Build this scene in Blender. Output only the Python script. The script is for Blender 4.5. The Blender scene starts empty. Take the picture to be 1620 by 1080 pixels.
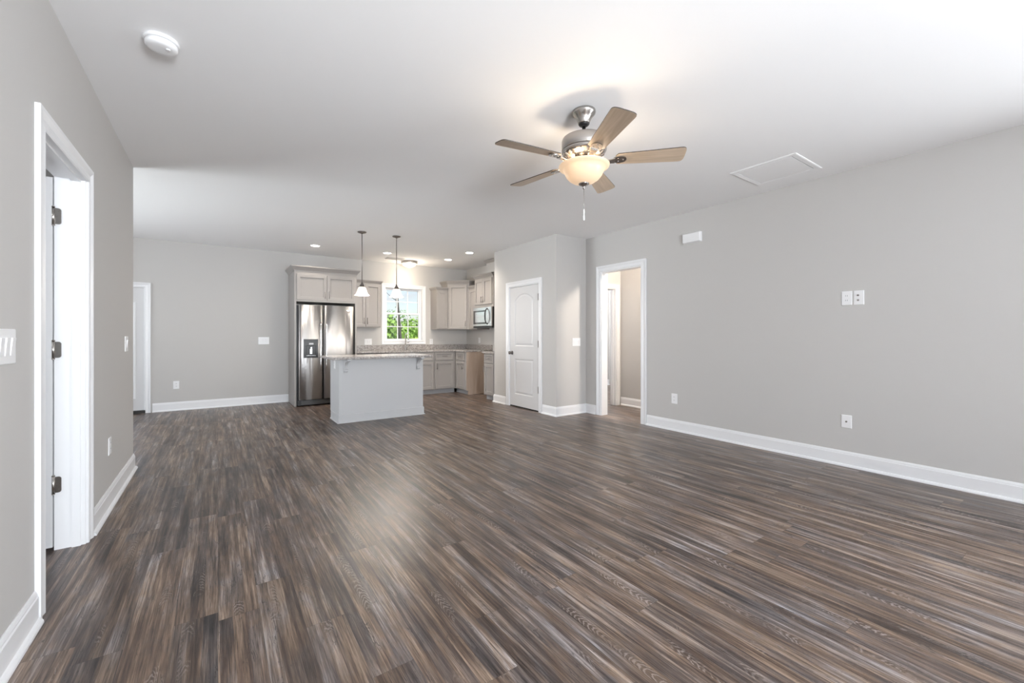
import bpy, bmesh, math, random
from mathutils import Vector, Matrix
PI = math.pi
S = bpy.context.scene
C = S.collection
random.seed(7)

# ------------------------------------------------------------------ camera
CAM_H = 1.212
F_PX, PX, HY = 658.0, 790.0, 531.0
YAW = math.atan((PX - 345) / F_PX)
cd = bpy.data.cameras.new('camera')
cam = bpy.data.objects.new('camera', cd); C.objects.link(cam)
cd.sensor_width = 36; cd.sensor_fit = 'HORIZONTAL'
cd.lens = F_PX / 1620 * 36
cd.shift_x = (810 - PX) / 1620
cd.shift_y = -(540 - HY) / 1620
cd.clip_start = 0.05; cd.clip_end = 400
cam.location = (0, 0, CAM_H); cam.rotation_euler = (PI / 2, 0, -YAW)
S.camera = cam

# ------------------------------------------------------------------ view, world, sun, window and fill light
S.view_settings.view_transform = 'Standard'
S.view_settings.look = 'None'
S.view_settings.gamma = 1
S.view_settings.use_curve_mapping = False
S.view_settings.exposure = 0.74
S.cycles.use_denoising = True
S.cycles.max_bounces = 10
S.cycles.diffuse_bounces = 6
S.cycles.glossy_bounces = 4
S.cycles.transparent_max_bounces = 12
S.cycles.sample_clamp_indirect = 6
S.cycles.caustics_reflective = False
S.cycles.caustics_refractive = False

W = bpy.data.worlds.new('world'); S.world = W; W.use_nodes = True
nt = W.node_tree; nt.nodes.clear()
n_out = nt.nodes.new('ShaderNodeOutputWorld'); n_bg = nt.nodes.new('ShaderNodeBackground')
n_sky = nt.nodes.new('ShaderNodeTexSky'); n_sky.sky_type = 'NISHITA'; n_sky.sun_disc = False
n_sky.sun_elevation = math.radians(58); n_sky.sun_rotation = math.radians(165)
n_skm = nt.nodes.new('ShaderNodeMix'); n_skm.data_type = 'RGBA'; n_skm.blend_type = 'MULTIPLY'; n_skm.inputs[0].default_value = 1
n_skm.inputs[7].default_value = (0.23, 0.23, 0.23, 1)
n_tc = nt.nodes.new('ShaderNodeTexCoord'); n_mp = nt.nodes.new('ShaderNodeMapping'); n_mp.inputs['Scale'].default_value = (3, 3, 9)
n_ns = nt.nodes.new('ShaderNodeTexNoise'); n_ns.inputs['Scale'].default_value = 1.6; n_ns.inputs['Detail'].default_value = 5
n_rp = nt.nodes.new('ShaderNodeValToRGB'); n_rp.color_ramp.elements[0].position = 0.36; n_rp.color_ramp.elements[1].position = 0.62
n_mx = nt.nodes.new('ShaderNodeMix'); n_mx.data_type = 'RGBA'; n_mx.inputs[7].default_value = (0.95, 0.95, 1.0, 1)
L = nt.links.new
L(n_sky.outputs[0], n_skm.inputs[6]); L(n_skm.outputs[2], n_mx.inputs[6])
L(n_tc.outputs['Generated'], n_mp.inputs[0]); L(n_mp.outputs[0], n_ns.inputs[0]); L(n_ns.outputs[0], n_rp.inputs[0])
L(n_rp.outputs[0], n_mx.inputs[0]); L(n_mx.outputs[2], n_bg.inputs[0]); L(n_bg.outputs[0], n_out.inputs[0])
n_bg.inputs[1].default_value = 0.56

def light(name, typ, loc, rot, power, col, sx=None, sy=None, rad=None, spread=180):
    d = bpy.data.lights.new(name, typ); d.energy = power; d.color = col
    if typ == 'AREA':
        d.shape = 'RECTANGLE'; d.size = sx; d.size_y = sy; d.spread = math.radians(spread)
    if rad is not None: d.shadow_soft_size = rad
    o = bpy.data.objects.new(name, d); o.location = loc; o.rotation_euler = rot; C.objects.link(o)
    return o
sun = light('sun', 'SUN', (0, -10, 20), (math.radians(32), 0, math.radians(12)), 3.0, (1, .96, .9)); sun.data.angle = .01
DAY = (0.90, 0.95, 1.0)
# area lights for daylight at unseen openings around the camera, plus added fills
UP = math.radians(13)      # upward tilt of the added fill lights that brighten the ceiling
light('daylight_back_left_window', 'AREA', (0.9, -3.10, 1.45), (PI / 2, 0, 0), 92, DAY, 1.65, 1.45)
light('daylight_back_right_window', 'AREA', (3.3, -3.10, 1.45), (PI / 2, 0, 0), 14, DAY, 1.65, 1.45)
light('fill_light_back_left', 'AREA', (0.9, -3.75, 0.95), (PI / 2 + UP, 0, 0), 112, DAY, 2.0, 1.4, spread=105)  # added fill thrown up and deep into the room
light('fill_light_back_right', 'AREA', (3.3, -3.75, 0.95), (PI / 2 + UP, 0, 0), 6, DAY, 2.0, 1.4, spread=105)
light('daylight_right_window', 'AREA', (4.95, -1.25, 1.35), (0, PI / 2, 0), 60, DAY, 1.45, 1.65)
light('daylight_dining_window', 'AREA', (-3.70, 6.8, 1.35), (0, -PI / 2, 0), 8, DAY, 1.65, 1.75)
light('fill_light_dining', 'AREA', (-4.95, 7.1, 0.95), (0, -PI / 2 - UP, -math.radians(22)), 82, DAY, 2.4, 3.0, spread=100)  # added fill, aimed up and turned toward the pantry side
light('bedroom_window_fill', 'AREA', (-3.70, 0.8, 1.45), (0, -PI / 2, 0), 26, DAY, 1.4, 1.5)  # added to light the open left door from an unseen side

# ------------------------------------------------------------------ mesh builder
class MB:
    def __init__(s, o=(0, 0, 0)): s.bm = bmesh.new(); s.o = Vector(o)
    def v(s, p): return s.bm.verts.new(Vector(p) - s.o)
    def f(s, vs):
        try: return s.bm.faces.new(vs)
        except ValueError: return None
    def box(s, x0, x1, y0, y1, z0, z1):
        v = [s.v(p) for p in ((x0, y0, z0), (x1, y0, z0), (x1, y1, z0), (x0, y1, z0), (x0, y0, z1), (x1, y0, z1), (x1, y1, z1), (x0, y1, z1))]
        for q in ((0, 3, 2, 1), (4, 5, 6, 7), (0, 1, 5, 4), (1, 2, 6, 5), (2, 3, 7, 6), (3, 0, 4, 7)): s.f([v[i] for i in q])
        return s
    def rings(s, loops, cap0=True, cap1=True, closed=True, smooth=False):
        R = [[s.v(p) for p in l] for l in loops]
        n = len(R[0]); m = n if closed else n - 1
        for a, b in zip(R, R[1:]):
            for i in range(m):
                f = s.f([a[i], a[(i + 1) % n], b[(i + 1) % n], b[i]])
                if f and smooth: f.smooth = True
        if cap0: s.f(R[0][::-1])
        if cap1: s.f(R[-1])
        return s
    def lathe(s, prof, c=(0, 0, 0), n=32, cap0=True, cap1=True, smooth=True, axis='z'):
        loops = []
        for r, h in prof:
            l = []
            for i in range(n):
                a = 2 * PI * i / n; x, y = r * math.cos(a), r * math.sin(a)
                p = (x, y, h) if axis == 'z' else ((x, h, y) if axis == 'y' else (h, x, y))
                l.append((c[0] + p[0], c[1] + p[1], c[2] + p[2]))
            loops.append(l)
        return s.rings(loops, cap0, cap1, True, smooth)
    def tube(s, pts, r, n=10, caps=True):
        pts = [Vector(p) for p in pts]; loops = []; up = None
        for i, p in enumerate(pts):
            t = (pts[min(i + 1, len(pts) - 1)] - pts[max(i - 1, 0)]).normalized()
            if up is None: up = Vector((0, 0, 1)) if abs(t.z) < .9 else Vector((1, 0, 0))
            a = t.cross(up).normalized(); b = a.cross(t).normalized(); up = b
            rr = r[i] if isinstance(r, (list, tuple)) else r
            loops.append([p + a * rr * math.cos(2 * PI * k / n) + b * rr * math.sin(2 * PI * k / n) for k in range(n)])
        return s.rings(loops, caps, caps, True, True)
    def prism(s, poly, fn):
        # poly in 2D, fn(u, v, side) -> 3D point for side 0/1
        a = [s.v(fn(u, v, 0)) for u, v in poly]; b = [s.v(fn(u, v, 1)) for u, v in poly]; n = len(poly)
        for i in range(n): s.f([a[i], a[(i + 1) % n], b[(i + 1) % n], b[i]])
        s.f(a[::-1]); s.f(b)
        return s

def obj(name, mb, mat, parent=None, bev=0, loc=None, normals=True):
    if normals: bmesh.ops.recalc_face_normals(mb.bm, faces=mb.bm.faces[:])
    me = bpy.data.meshes.new(name); mb.bm.to_mesh(me); mb.bm.free()
    for m in (mat if isinstance(mat, (list, tuple)) else [mat]): me.materials.append(m)
    o = bpy.data.objects.new(name, me); C.objects.link(o)
    if parent: o.parent = parent
    if loc is not None: o.location = loc
    if bev:
        m = o.modifiers.new('bevel', 'BEVEL'); m.width = bev; m.segments = 2; m.limit_method = 'ANGLE'; m.angle_limit = math.radians(40)
    return o
def thing(name, label, cat, loc=(0, 0, 0), rz=0, group=None):
    o = bpy.data.objects.new(name, None); C.objects.link(o); o.empty_display_size = .05
    o.location = loc; o.rotation_euler = (0, 0, rz)
    return tag(o, label, cat, group)
def tag(o, label=None, cat=None, group=None, kind=None):
    if label: o['label'] = label
    if cat: o['category'] = cat
    if group: o['group'] = group
    if kind: o['kind'] = kind
    return o
def struct(name, mb, mat, parent=None, bev=0):
    o = obj(name, mb, mat, parent, bev)
    if not parent: o['kind'] = 'structure'
    return o
def dup(root, loc, label=None, rz=None, group=None):
    r = root.copy(); C.objects.link(r); r.location = loc
    if rz is not None: r.rotation_euler = (0, 0, rz)
    if label: r['label'] = label
    if group: r['group'] = group
    for ch in list(root.children):
        c = ch.copy(); C.objects.link(c); c.parent = r
        if c.type == 'LIGHT': pass
        for g in list(ch.children):
            d = g.copy(); C.objects.link(d); d.parent = c
    return r

# ------------------------------------------------------------------ materials
def srgb(r, g, b):
    f = lambda c: (c / 255 / 12.92) if c / 255 <= .04045 else ((c / 255 + .055) / 1.055) ** 2.4
    return (f(r), f(g), f(b), 1)
def mat(name, col, rough=.5, metal=0, bump=0, bscale=200, var=0, spec=.5, coat=0):
    m = bpy.data.materials.new(name); m.use_nodes = True; t = m.node_tree; b = t.nodes['Principled BSDF']
    b.inputs['Base Color'].default_value = col if len(col) == 4 else (*col, 1)
    b.inputs['Roughness'].default_value = rough; b.inputs['Metallic'].default_value = metal
    b.inputs['Specular IOR Level'].default_value = spec; b.inputs['Coat Weight'].default_value = coat
    if bump or var:
        tc = t.nodes.new('ShaderNodeTexCoord'); no = t.nodes.new('ShaderNodeTexNoise'); no.inputs['Scale'].default_value = bscale
        no.inputs['Detail'].default_value = 3
        t.links.new(tc.outputs['Object'], no.inputs['Vector'])
        if bump:
            bp = t.nodes.new('ShaderNodeBump'); bp.inputs['Strength'].default_value = bump; bp.inputs['Distance'].default_value = .002
            t.links.new(no.outputs[0], bp.inputs['Height']); t.links.new(bp.outputs[0], b.inputs['Normal'])
        if var:
            rp = t.nodes.new('ShaderNodeMapRange'); rp.inputs[3].default_value = 1 - var; rp.inputs[4].default_value = 1 + var
            mx = t.nodes.new('ShaderNodeMix'); mx.data_type = 'RGBA'; mx.blend_type = 'MULTIPLY'; mx.inputs[0].default_value = 1
            mx.inputs[6].default_value = b.inputs['Base Color'].default_value[:]
            t.links.new(no.outputs[0], rp.inputs[0]); t.links.new(rp.outputs[0], mx.inputs[7]); t.links.new(mx.outputs[2], b.inputs['Base Color'])
    return m
def emis(name, col, st, base=(.8, .8, .8, 1), rough=.3):
    m = mat(name, base, rough); b = m.node_tree.nodes['Principled BSDF']
    b.inputs['Emission Color'].default_value = (*col, 1); b.inputs['Emission Strength'].default_value = st
    return m
M_WALL = mat('wall_paint', (.55, .538, .524, 1), .75, bump=.12, bscale=260, spec=.25)
M_CEIL = mat('ceiling_paint', (.90, .90, .905, 1), .9, bump=.1, bscale=300, spec=.2)
M_TRIM = mat('white_trim_paint', (.80, .805, .82, 1), .35, bump=.02, bscale=60)
M_DOOR = mat('white_door_paint', (.66, .66, .67, 1), .4, bump=.03, bscale=90)
M_CAB = mat('cabinet_paint', (.34, .318, .302, 1), .42, bump=.04, bscale=80, var=.03)
M_ISL = mat('island_paint', (.535, .54, .55, 1), .5, bump=.04, bscale=80)
M_TOE = mat('toe_kick_paint', (.36, .36, .37, 1), .5, bump=.03, bscale=80)
M_NICK = mat('brushed_nickel', (.46, .435, .41, 1), .26, 1, bump=.03, bscale=400)
M_NICKD = mat('dark_nickel', (.22, .20, .19, 1), .3, 1, bump=.03, bscale=400)
M_CHROME = mat('chrome', (.75, .75, .75, 1), .12, 1, bump=.01, bscale=300)
M_BLACK = mat('black_plastic', (.012, .012, .013, 1), .3, bump=.02, bscale=200)
M_DARK = mat('dark_bronze', (.02, .018, .016, 1), .45, bump=.02, bscale=200)
M_PLAST = mat('white_plastic', (.83, .83, .84, 1), .35, bump=.01, bscale=200)
M_SLOT = mat('slot_grey', (.12, .12, .12, 1), .6, bump=.01, bscale=200)
M_VINYL = mat('white_vinyl', (.85, .86, .88, 1), .35, bump=.01, bscale=100)
M_SHADOW = mat('gap_shade', (.006, .006, .006, 1), .8, bump=.01, bscale=100)
M_VENT = mat('vent_metal', (.55, .53, .52, 1), .5, bump=.02, bscale=100)

def nodes(m): return m.node_tree, m.node_tree.nodes['Principled BSDF']
def steel():
    m = mat('stainless_steel', (.47, .46, .455, 1), .27, 1); t, b = nodes(m)
    tc = t.nodes.new('ShaderNodeTexCoord'); mp = t.nodes.new('ShaderNodeMapping'); mp.inputs['Scale'].default_value = (4.2, .5, .35)
    no = t.nodes.new('ShaderNodeTexNoise'); no.inputs['Scale'].default_value = 1.6; no.inputs['Detail'].default_value = 2
    bp = t.nodes.new('ShaderNodeBump'); bp.inputs['Strength'].default_value = 1; bp.inputs['Distance'].default_value = .012
    b.inputs['Anisotropic'].default_value = .9; b.inputs['Anisotropic Rotation'].default_value = .25; tg = t.nodes.new('ShaderNodeTangent'); tg.direction_type = 'RADIAL'; tg.axis = 'Z'; t.links.new(tg.outputs[0], b.inputs['Tangent'])
    mp2 = t.nodes.new('ShaderNodeMapping'); mp2.inputs['Scale'].default_value = (6, 6, 900)
    n2 = t.nodes.new('ShaderNodeTexNoise'); n2.inputs['Scale'].default_value = 1
    mr = t.nodes.new('ShaderNodeMapRange'); mr.inputs[3].default_value = .34; mr.inputs[4].default_value = .46
    t.links.new(tc.outputs['Object'], mp.inputs[0]); t.links.new(mp.outputs[0], no.inputs[0]); t.links.new(no.outputs[0], bp.inputs['Height'])
    t.links.new(bp.outputs[0], b.inputs['Normal'])
    t.links.new(tc.outputs['Object'], mp2.inputs[0]); t.links.new(mp2.outputs[0], n2.inputs[0]); t.links.new(n2.outputs[0], mr.inputs[0]); t.links.new(mr.outputs[0], b.inputs['Roughness'])
    return m
M_STEEL = steel()
M_STEELP = mat('plain_steel', (.82, .82, .82, 1), .2, 1, bump=.02, bscale=300)

def granite():
    m = mat('granite', (.5, .48, .46, 1), .16); t, b = nodes(m)
    tc = t.nodes.new('ShaderNodeTexCoord')
    n1 = t.nodes.new('ShaderNodeTexNoise'); n1.inputs['Scale'].default_value = 38; n1.inputs['Detail'].default_value = 6; n1.inputs['Roughness'].default_value = .75
    n2 = t.nodes.new('ShaderNodeTexVoronoi'); n2.inputs['Scale'].default_value = 150
    r1 = t.nodes.new('ShaderNodeValToRGB'); e = r1.color_ramp.elements
    e[0].position = .3; e[0].color = (.10, .085, .08, 1); e[1].position = .68; e[1].color = (.66, .63, .60, 1)
    k = r1.color_ramp.elements.new(.47); k.color = (.36, .33, .315, 1)
    mx = t.nodes.new('ShaderNodeMix'); mx.data_type = 'RGBA'; mx.blend_type = 'MULTIPLY'; mx.inputs[0].default_value = .55
    sp = t.nodes.new('ShaderNodeSeparateColor'); mr = t.nodes.new('ShaderNodeMapRange'); mr.inputs[3].default_value = .35; mr.inputs[4].default_value = 1.3
    t.links.new(tc.outputs['Object'], n1.inputs[0]); t.links.new(tc.outputs['Object'], n2.inputs[0])
    t.links.new(n1.outputs[0], r1.inputs[0]); t.links.new(n2.outputs['Color'], sp.inputs[0]); t.links.new(sp.outputs[0], mr.inputs[0])
    t.links.new(r1.outputs[0], mx.inputs[6]); t.links.new(mr.outputs[0], mx.inputs[7]); t.links.new(mx.outputs[2], b.inputs['Base Color'])
    return m
M_GRAN = granite()

def floor_mat():
    m = mat('vinyl_plank_floor', (.15, .12, .1, 1), .4); t, b = nodes(m); N = t.nodes.new; K = t.links.new
    def math_(op, a, bb=None):
        n = N('ShaderNodeMath'); n.operation = op
        for i, q in enumerate((a, bb)):
            if q is None: continue
            if isinstance(q, (int, float)): n.inputs[i].default_value = q
            else: K(q, n.inputs[i])
        return n.outputs[0]
    def white(vec_or_val, dim='1D'):
        n = N('ShaderNodeTexWhiteNoise'); n.noise_dimensions = dim
        if dim == '1D': K(vec_or_val, n.inputs['W'])
        else: K(vec_or_val, n.inputs['Vector'])
        return n.outputs['Value']
    def comb(x, y, z=0.0):
        n = N('ShaderNodeCombineXYZ')
        for i, q in enumerate((x, y, z)):
            if isinstance(q, (int, float)): n.inputs[i].default_value = q
            else: K(q, n.inputs[i])
        return n.outputs[0]
    def noise(vec, sc=1, det=4, ro=.6, dist=0):
        n = N('ShaderNodeTexNoise'); n.inputs['Scale'].default_value = sc; n.inputs['Detail'].default_value = det
        n.inputs['Roughness'].default_value = ro; n.inputs['Distortion'].default_value = dist
        K(vec, n.inputs['Vector']); return n.outputs[0]
    def ramp(v, els):
        n = N('ShaderNodeValToRGB'); e = n.color_ramp.elements
        e[0].position, e[0].color = els[0]; e[1].position, e[1].color = els[-1]
        for p, c in els[1:-1]: q = e.new(p); q.color = c
        K(v, n.inputs[0]); return n.outputs[0]
    def mix(f, a, bb, mode='MIX'):
        n = N('ShaderNodeMix'); n.data_type = 'RGBA'; n.blend_type = mode
        if isinstance(f, (int, float)): n.inputs[0].default_value = f
        else: K(f, n.inputs[0])
        for i, q in ((6, a), (7, bb)):
            if isinstance(q, tuple): n.inputs[i].default_value = q
            else: K(q, n.inputs[i])
        return n.outputs[2]
    tc = N('ShaderNodeTexCoord'); sp = N('ShaderNodeSeparateXYZ'); K(tc.outputs['Object'], sp.inputs[0])
    x, y = sp.outputs[0], sp.outputs[1]
    PWD, PL = .152, 1.22
    px = math_('DIVIDE', x, PWD); row = math_('FLOOR', px); fx = math_('FRACT', px)
    off = white(row); py = math_('ADD', math_('DIVIDE', y, PL), math_('MULTIPLY', off, 7.3)); col = math_('FLOOR', py); fy = math_('FRACT', py)
    pid = white(comb(row, col, 3.1), '3D'); pid2 = white(comb(row, col, 9.7), '3D')
    sh = math_('MULTIPLY', pid, 37.0)
    wob = math_('MULTIPLY', math_('SUBTRACT', noise(comb(math_('MULTIPLY', x, 3.0), math_('MULTIPLY', y, 1.3), sh), 1, 2), .5), .7)
    sx = math_('ADD', math_('DIVIDE', x, .0507), wob); sid = math_('FLOOR', sx)
    # broad strips printed within each plank, each drifting in tone along its length
    v1 = noise(comb(math_('MULTIPLY', sid, 5.3), math_('MULTIPLY', y, 1.1), sh), 1, 3, .6)
    v2 = noise(comb(math_('MULTIPLY', x, 42.0), math_('MULTIPLY', y, 1.7), sh), 1, 6, .66)
    v = math_('ADD', math_('MULTIPLY', v1, .42), math_('MULTIPLY', v2, .58))
    fine = noise(comb(math_('MULTIPLY', x, 210.0), math_('MULTIPLY', y, 5.0), sh), 1, 6, .7, .5)
    blot = noise(comb(math_('MULTIPLY', x, 9.0), math_('MULTIPLY', y, 3.0), sh), 1, 6, .68, 1.2)
    hue = math_('ADD', math_('MULTIPLY', noise(comb(math_('MULTIPLY', sid, 3.7), math_('MULTIPLY', y, .8), math_('ADD', sh, 9.0)), 1, 2), .5), math_('MULTIPLY', blot, .5))
    warm = ramp(v, [(.37, (.020, .013, .010, 1)), (.45, (.072, .046, .034, 1)), (.52, (.142, .096, .068, 1)), (.61, (.27, .20, .15, 1))])
    cool = ramp(v, [(.37, (.022, .019, .020, 1)), (.45, (.075, .065, .066, 1)), (.53, (.132, .116, .116, 1)), (.61, (.30, .285, .295, 1))])
    c = mix(ramp(hue, [(.45, (0, 0, 0, 1)), (.64, (1, 1, 1, 1))]), warm, cool)
    g = ramp(fine, [(.34, (.36, .33, .31, 1)), (.5, (1, 1, 1, 1)), (.68, (1.55, 1.53, 1.52, 1))])
    c = mix(1.0, c, g, 'MULTIPLY')
    # dark checks running with the grain
    ck = noise(comb(math_('MULTIPLY', x, 16.0), math_('MULTIPLY', y, 1.6), math_('ADD', sh, 3.0)), 1, 5, .62, 1.0)
    ckl = math_('LESS_THAN', math_('ABSOLUTE', math_('SUBTRACT', ck, .5)), .008)
    ckm = ramp(blot, [(.50, (0, 0, 0, 1)), (.58, (1, 1, 1, 1))])
    c = mix(math_('MULTIPLY', math_('MULTIPLY', ckl, ckm), .7), c, (.02, .014, .011, 1))
    # arched figure in places, chalky between the rings
    dx = math_('SUBTRACT', fx, math_('ADD', .3, math_('MULTIPLY', pid2, .4))); dx2 = math_('MULTIPLY', dx, dx)
    arc = math_('SINE', math_('MULTIPLY', math_('ADD', math_('ADD', math_('MULTIPLY', y, 34.0), math_('MULTIPLY', dx2, 60.0)), math_('MULTIPLY', blot, 7.0)), 6.283))
    near = math_('LESS_THAN', math_('ABSOLUTE', dx), .13)
    fig = noise(comb(math_('MULTIPLY', x, 6.0), math_('MULTIPLY', y, 2.4), math_('ADD', sh, 5.0)), 1, 3)
    figm = math_('MULTIPLY', ramp(fig, [(.54, (0, 0, 0, 1)), (.62, (1, 1, 1, 1))]), near)
    figc = ramp(arc, [(.15, (.060, .040, .030, 1)), (.85, (.30, .26, .24, 1))])
    c = mix(math_('MULTIPLY', figm, .55), c, figc)
    pt = N('ShaderNodeMapRange'); pt.inputs[3].default_value = .86; pt.inputs[4].default_value = 1.14; K(pid2, pt.inputs[0])
    c = mix(1, c, comb(pt.outputs[0], pt.outputs[0], pt.outputs[0]), 'MULTIPLY')
    # seams
    ex = math_('LESS_THAN', math_('MINIMUM', fx, math_('SUBTRACT', 1, fx)), .008)
    ey = math_('LESS_THAN', math_('MINIMUM', fy, math_('SUBTRACT', 1, fy)), .0012)
    seam = math_('MAXIMUM', ex, ey)
    c = mix(math_('MULTIPLY', seam, .35), c, (.03, .024, .02, 1))
    hs = N('ShaderNodeHueSaturation'); hs.inputs['Saturation'].default_value = 1.0; hs.inputs['Value'].default_value = 1.02; K(c, hs.inputs['Color'])
    K(hs.outputs[0], b.inputs['Base Color'])
    rr = N('ShaderNodeMapRange'); rr.inputs[3].default_value = .25; rr.inputs[4].default_value = .42; K(fine, rr.inputs[0]); K(rr.outputs[0], b.inputs['Roughness'])
    bp = N('ShaderNodeBump'); bp.inputs['Strength'].default_value = .35; bp.inputs['Distance'].default_value = .0015; K(fine, bp.inputs['Height']); K(bp.outputs[0], b.inputs['Normal'])
    b.inputs['Specular IOR Level'].default_value = .5
    return m
M_FLOOR = floor_mat()

def wood(name, c0, c1, scale=(2, 30, 30), rough=.4):
    m = mat(name, c0, rough); t, b = nodes(m)
    tc = t.nodes.new('ShaderNodeTexCoord'); mp = t.nodes.new('ShaderNodeMapping'); mp.inputs['Scale'].default_value = scale
    no = t.nodes.new('ShaderNodeTexNoise'); no.inputs['Scale'].default_value = 1; no.inputs['Detail'].default_value = 5; no.inputs['Distortion'].default_value = .6
    r = t.nodes.new('ShaderNodeValToRGB'); r.color_ramp.elements[0].position = .3; r.color_ramp.elements[1].position = .7
    r.color_ramp.elements[0].color = c0; r.color_ramp.elements[1].color = c1
    t.links.new(tc.outputs['Object'], mp.inputs[0]); t.links.new(mp.outputs[0], no.inputs[0]); t.links.new(no.outputs[0], r.inputs[0]); t.links.new(r.outputs[0], b.inputs['Base Color'])
    return m
M_BLADE = wood('blade_wood', (.42, .32, .225, 1), (.56, .44, .33, 1), (3, 45, 45), .38)
M_BLADE_E = mat('blade_edge', (.05, .038, .03, 1), .5, bump=.02, bscale=100)
M_MAPLE = wood('raw_cabinet_panel', (.36, .27, .21, 1), (.50, .40, .33, 1), (9, 9, .9), .55)

def glass_pane():
    m = bpy.data.materials.new('window_glass'); m.use_nodes = True; t = m.node_tree; t.nodes.clear()
    o = t.nodes.new('ShaderNodeOutputMaterial'); mx = t.nodes.new('ShaderNodeMixShader'); tr = t.nodes.new('ShaderNodeBsdfTransparent'); gl = t.nodes.new('ShaderNodeBsdfGlossy')
    fr = t.nodes.new('ShaderNodeFresnel'); fr.inputs[0].default_value = 1.45; gl.inputs['Roughness'].default_value = .02; tr.inputs[0].default_value = (.97, .98, .98, 1)
    t.links.new(fr.outputs[0], mx.inputs[0]); t.links.new(tr.outputs[0], mx.inputs[1]); t.links.new(gl.outputs[0], mx.inputs[2]); t.links.new(mx.outputs[0], o.inputs[0])
    return m
M_GLASS = glass_pane()
def lampglass(name, col, st, trans=.35):
    m = bpy.data.materials.new(name); m.use_nodes = True; t = m.node_tree; b = t.nodes['Principled BSDF']
    b.inputs['Base Color'].default_value = (.86, .84, .80, 1); b.inputs['Roughness'].default_value = .3
    b.inputs['Emission Color'].default_value = (*col, 1); b.inputs['Emission Strength'].default_value = st
    o = [n for n in t.nodes if n.type == 'OUTPUT_MATERIAL'][0]; mx = t.nodes.new('ShaderNodeMixShader'); tl = t.nodes.new('ShaderNodeBsdfTranslucent')
    tl.inputs[0].default_value = (.95, .80, .62, 1) if col[2] < .8 else (.95, .93, .9, 1)
    if col[2] < .6: b.inputs['Base Color'].default_value = (.50, .39, .29, 1)
    mx.inputs[0].default_value = trans; t.links.new(b.outputs[0], mx.inputs[1]); t.links.new(tl.outputs[0], mx.inputs[2]); t.links.new(mx.outputs[0], o.inputs[0])
    return m
M_BOWL = lampglass('amber_frosted_glass', (1, .76, .52), .30, .13)
M_SHADE = lampglass('white_frosted_glass', (1, .97, .92), .75, .5)
M_FLUSH = lampglass('warm_frosted_glass', (1, .86, .66), .6, .2)
M_CAN = emis('downlight_lens', (1, .93, .84), 9)
M_BULB = emis('bulb', (1, .85, .62), 14)

# ------------------------------------------------------------------ the room shell
XL, XR, YF, ZC = -.64, 4.838, 8.53, 2.743
XP, YP0, YP1 = 4.21, 4.70, 6.39
def wall(name, axis, a0, a1, t0, t1, openings=(), z1=ZC, m=None):
    """axis 'x': runs along x at y in [t0,t1]; axis 'y': runs along y at x in [t0,t1]; openings (u0,u1,z0,z1)"""
    mb = MB(); us = sorted({a0, a1} | {q for o in openings for q in o[:2]})
    for u0, u1 in zip(us, us[1:]):
        segs = [(0, z1)]
        for o in openings:
            if o[0] <= u0 + 1e-6 and o[1] >= u1 - 1e-6:
                new = []
                for s0, s1 in segs:
                    if o[2] > s0: new.append((s0, min(o[2], s1)))
                    if o[3] < s1: new.append((max(o[3], s0), s1))
                segs = new
        for s0, s1 in segs:
            if axis == 'x': mb.box(u0, u1, t0, t1, s0, s1)
            else: mb.box(t0, t1, u0, u1, s0, s1)
    bmesh.ops.remove_doubles(mb.bm, verts=mb.bm.verts[:], dist=1e-5)
    # drop the internal faces shared by neighbouring boxes
    seen = {}
    for f in mb.bm.faces: seen.setdefault(frozenset(v.index if v.index >= 0 else id(v) for v in f.verts), []).append(f)
    return struct(name, mb, m or M_WALL)
struct('floor', MB().box(-3.8, 8.2, -3.2, 8.7, -.1, 0), M_FLOOR)
struct('ceiling', MB().box(-3.8, 8.2, -3.2, 8.7, ZC, ZC + .12), M_CEIL)
wall('wall_left', 'y', -3.0, 5.0, XL - .127, XL, [(2.625, 3.375, 0, 2.13)])
wall('wall_right', 'y', -3.0, YF, XR, XR + .127, [(3.65, 4.39, 0, 2.19), (-2.1, -.4, .6, 2.1)])
wall('wall_far', 'x', -3.73, 4.965, YF, YF + .13, [(2.88, 3.73, 1.10, 2.235), (-1.84, -.945, 0, 1.985)])
wall('wall_back', 'x', -3.73, 4.965, -3.13, -3.0, [(.05, 1.75, .7, 2.2), (2.45, 4.15, .7, 2.2)])
wall('wall_dining', 'y', 4.87, YF, -3.73, -3.6, [(5.6, 8.0, .3, 2.5)])
wall('wall_dining_front', 'x', -3.6, XL - .127, 4.87, 5.0)
wall('wall_bedroom', 'y', -3.0, 4.87, -3.73, -3.6, [(0, 1.6, .7, 2.2)])
mb = MB(); mb.box(XP, XP + .115, YP0, YP1, 0, ZC)
pw = wall('wall_pantry_side', 'y', YP0, YP1, XP, XP + .115, [(5.10, 5.92, 0, 2.06)])
wall('wall_pantry_front', 'x', XP + .115, XR, YP0, YP0 + .115)
wall('wall_pantry_kitchen', 'x', XP + .115, XR, YP1 - .115, YP1)
wall('wall_hall', 'y', 1.4, 4.87, 5.87, 5.99)
wall('wall_hall_front', 'x', XR + .127, 5.87, 1.28, 1.4)
wall('wall_hall_end', 'x', XR + .127, 8.0, 4.87, 4.985, [(5.0, 5.76, 0, 2.04)])
wall('wall_spare_room', 'y', 4.985, 7.0, 8.0, 8.12)
wall('wall_spare_room_far', 'x', XR + .127, 8.0, 7.0, 7.12)

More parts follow.
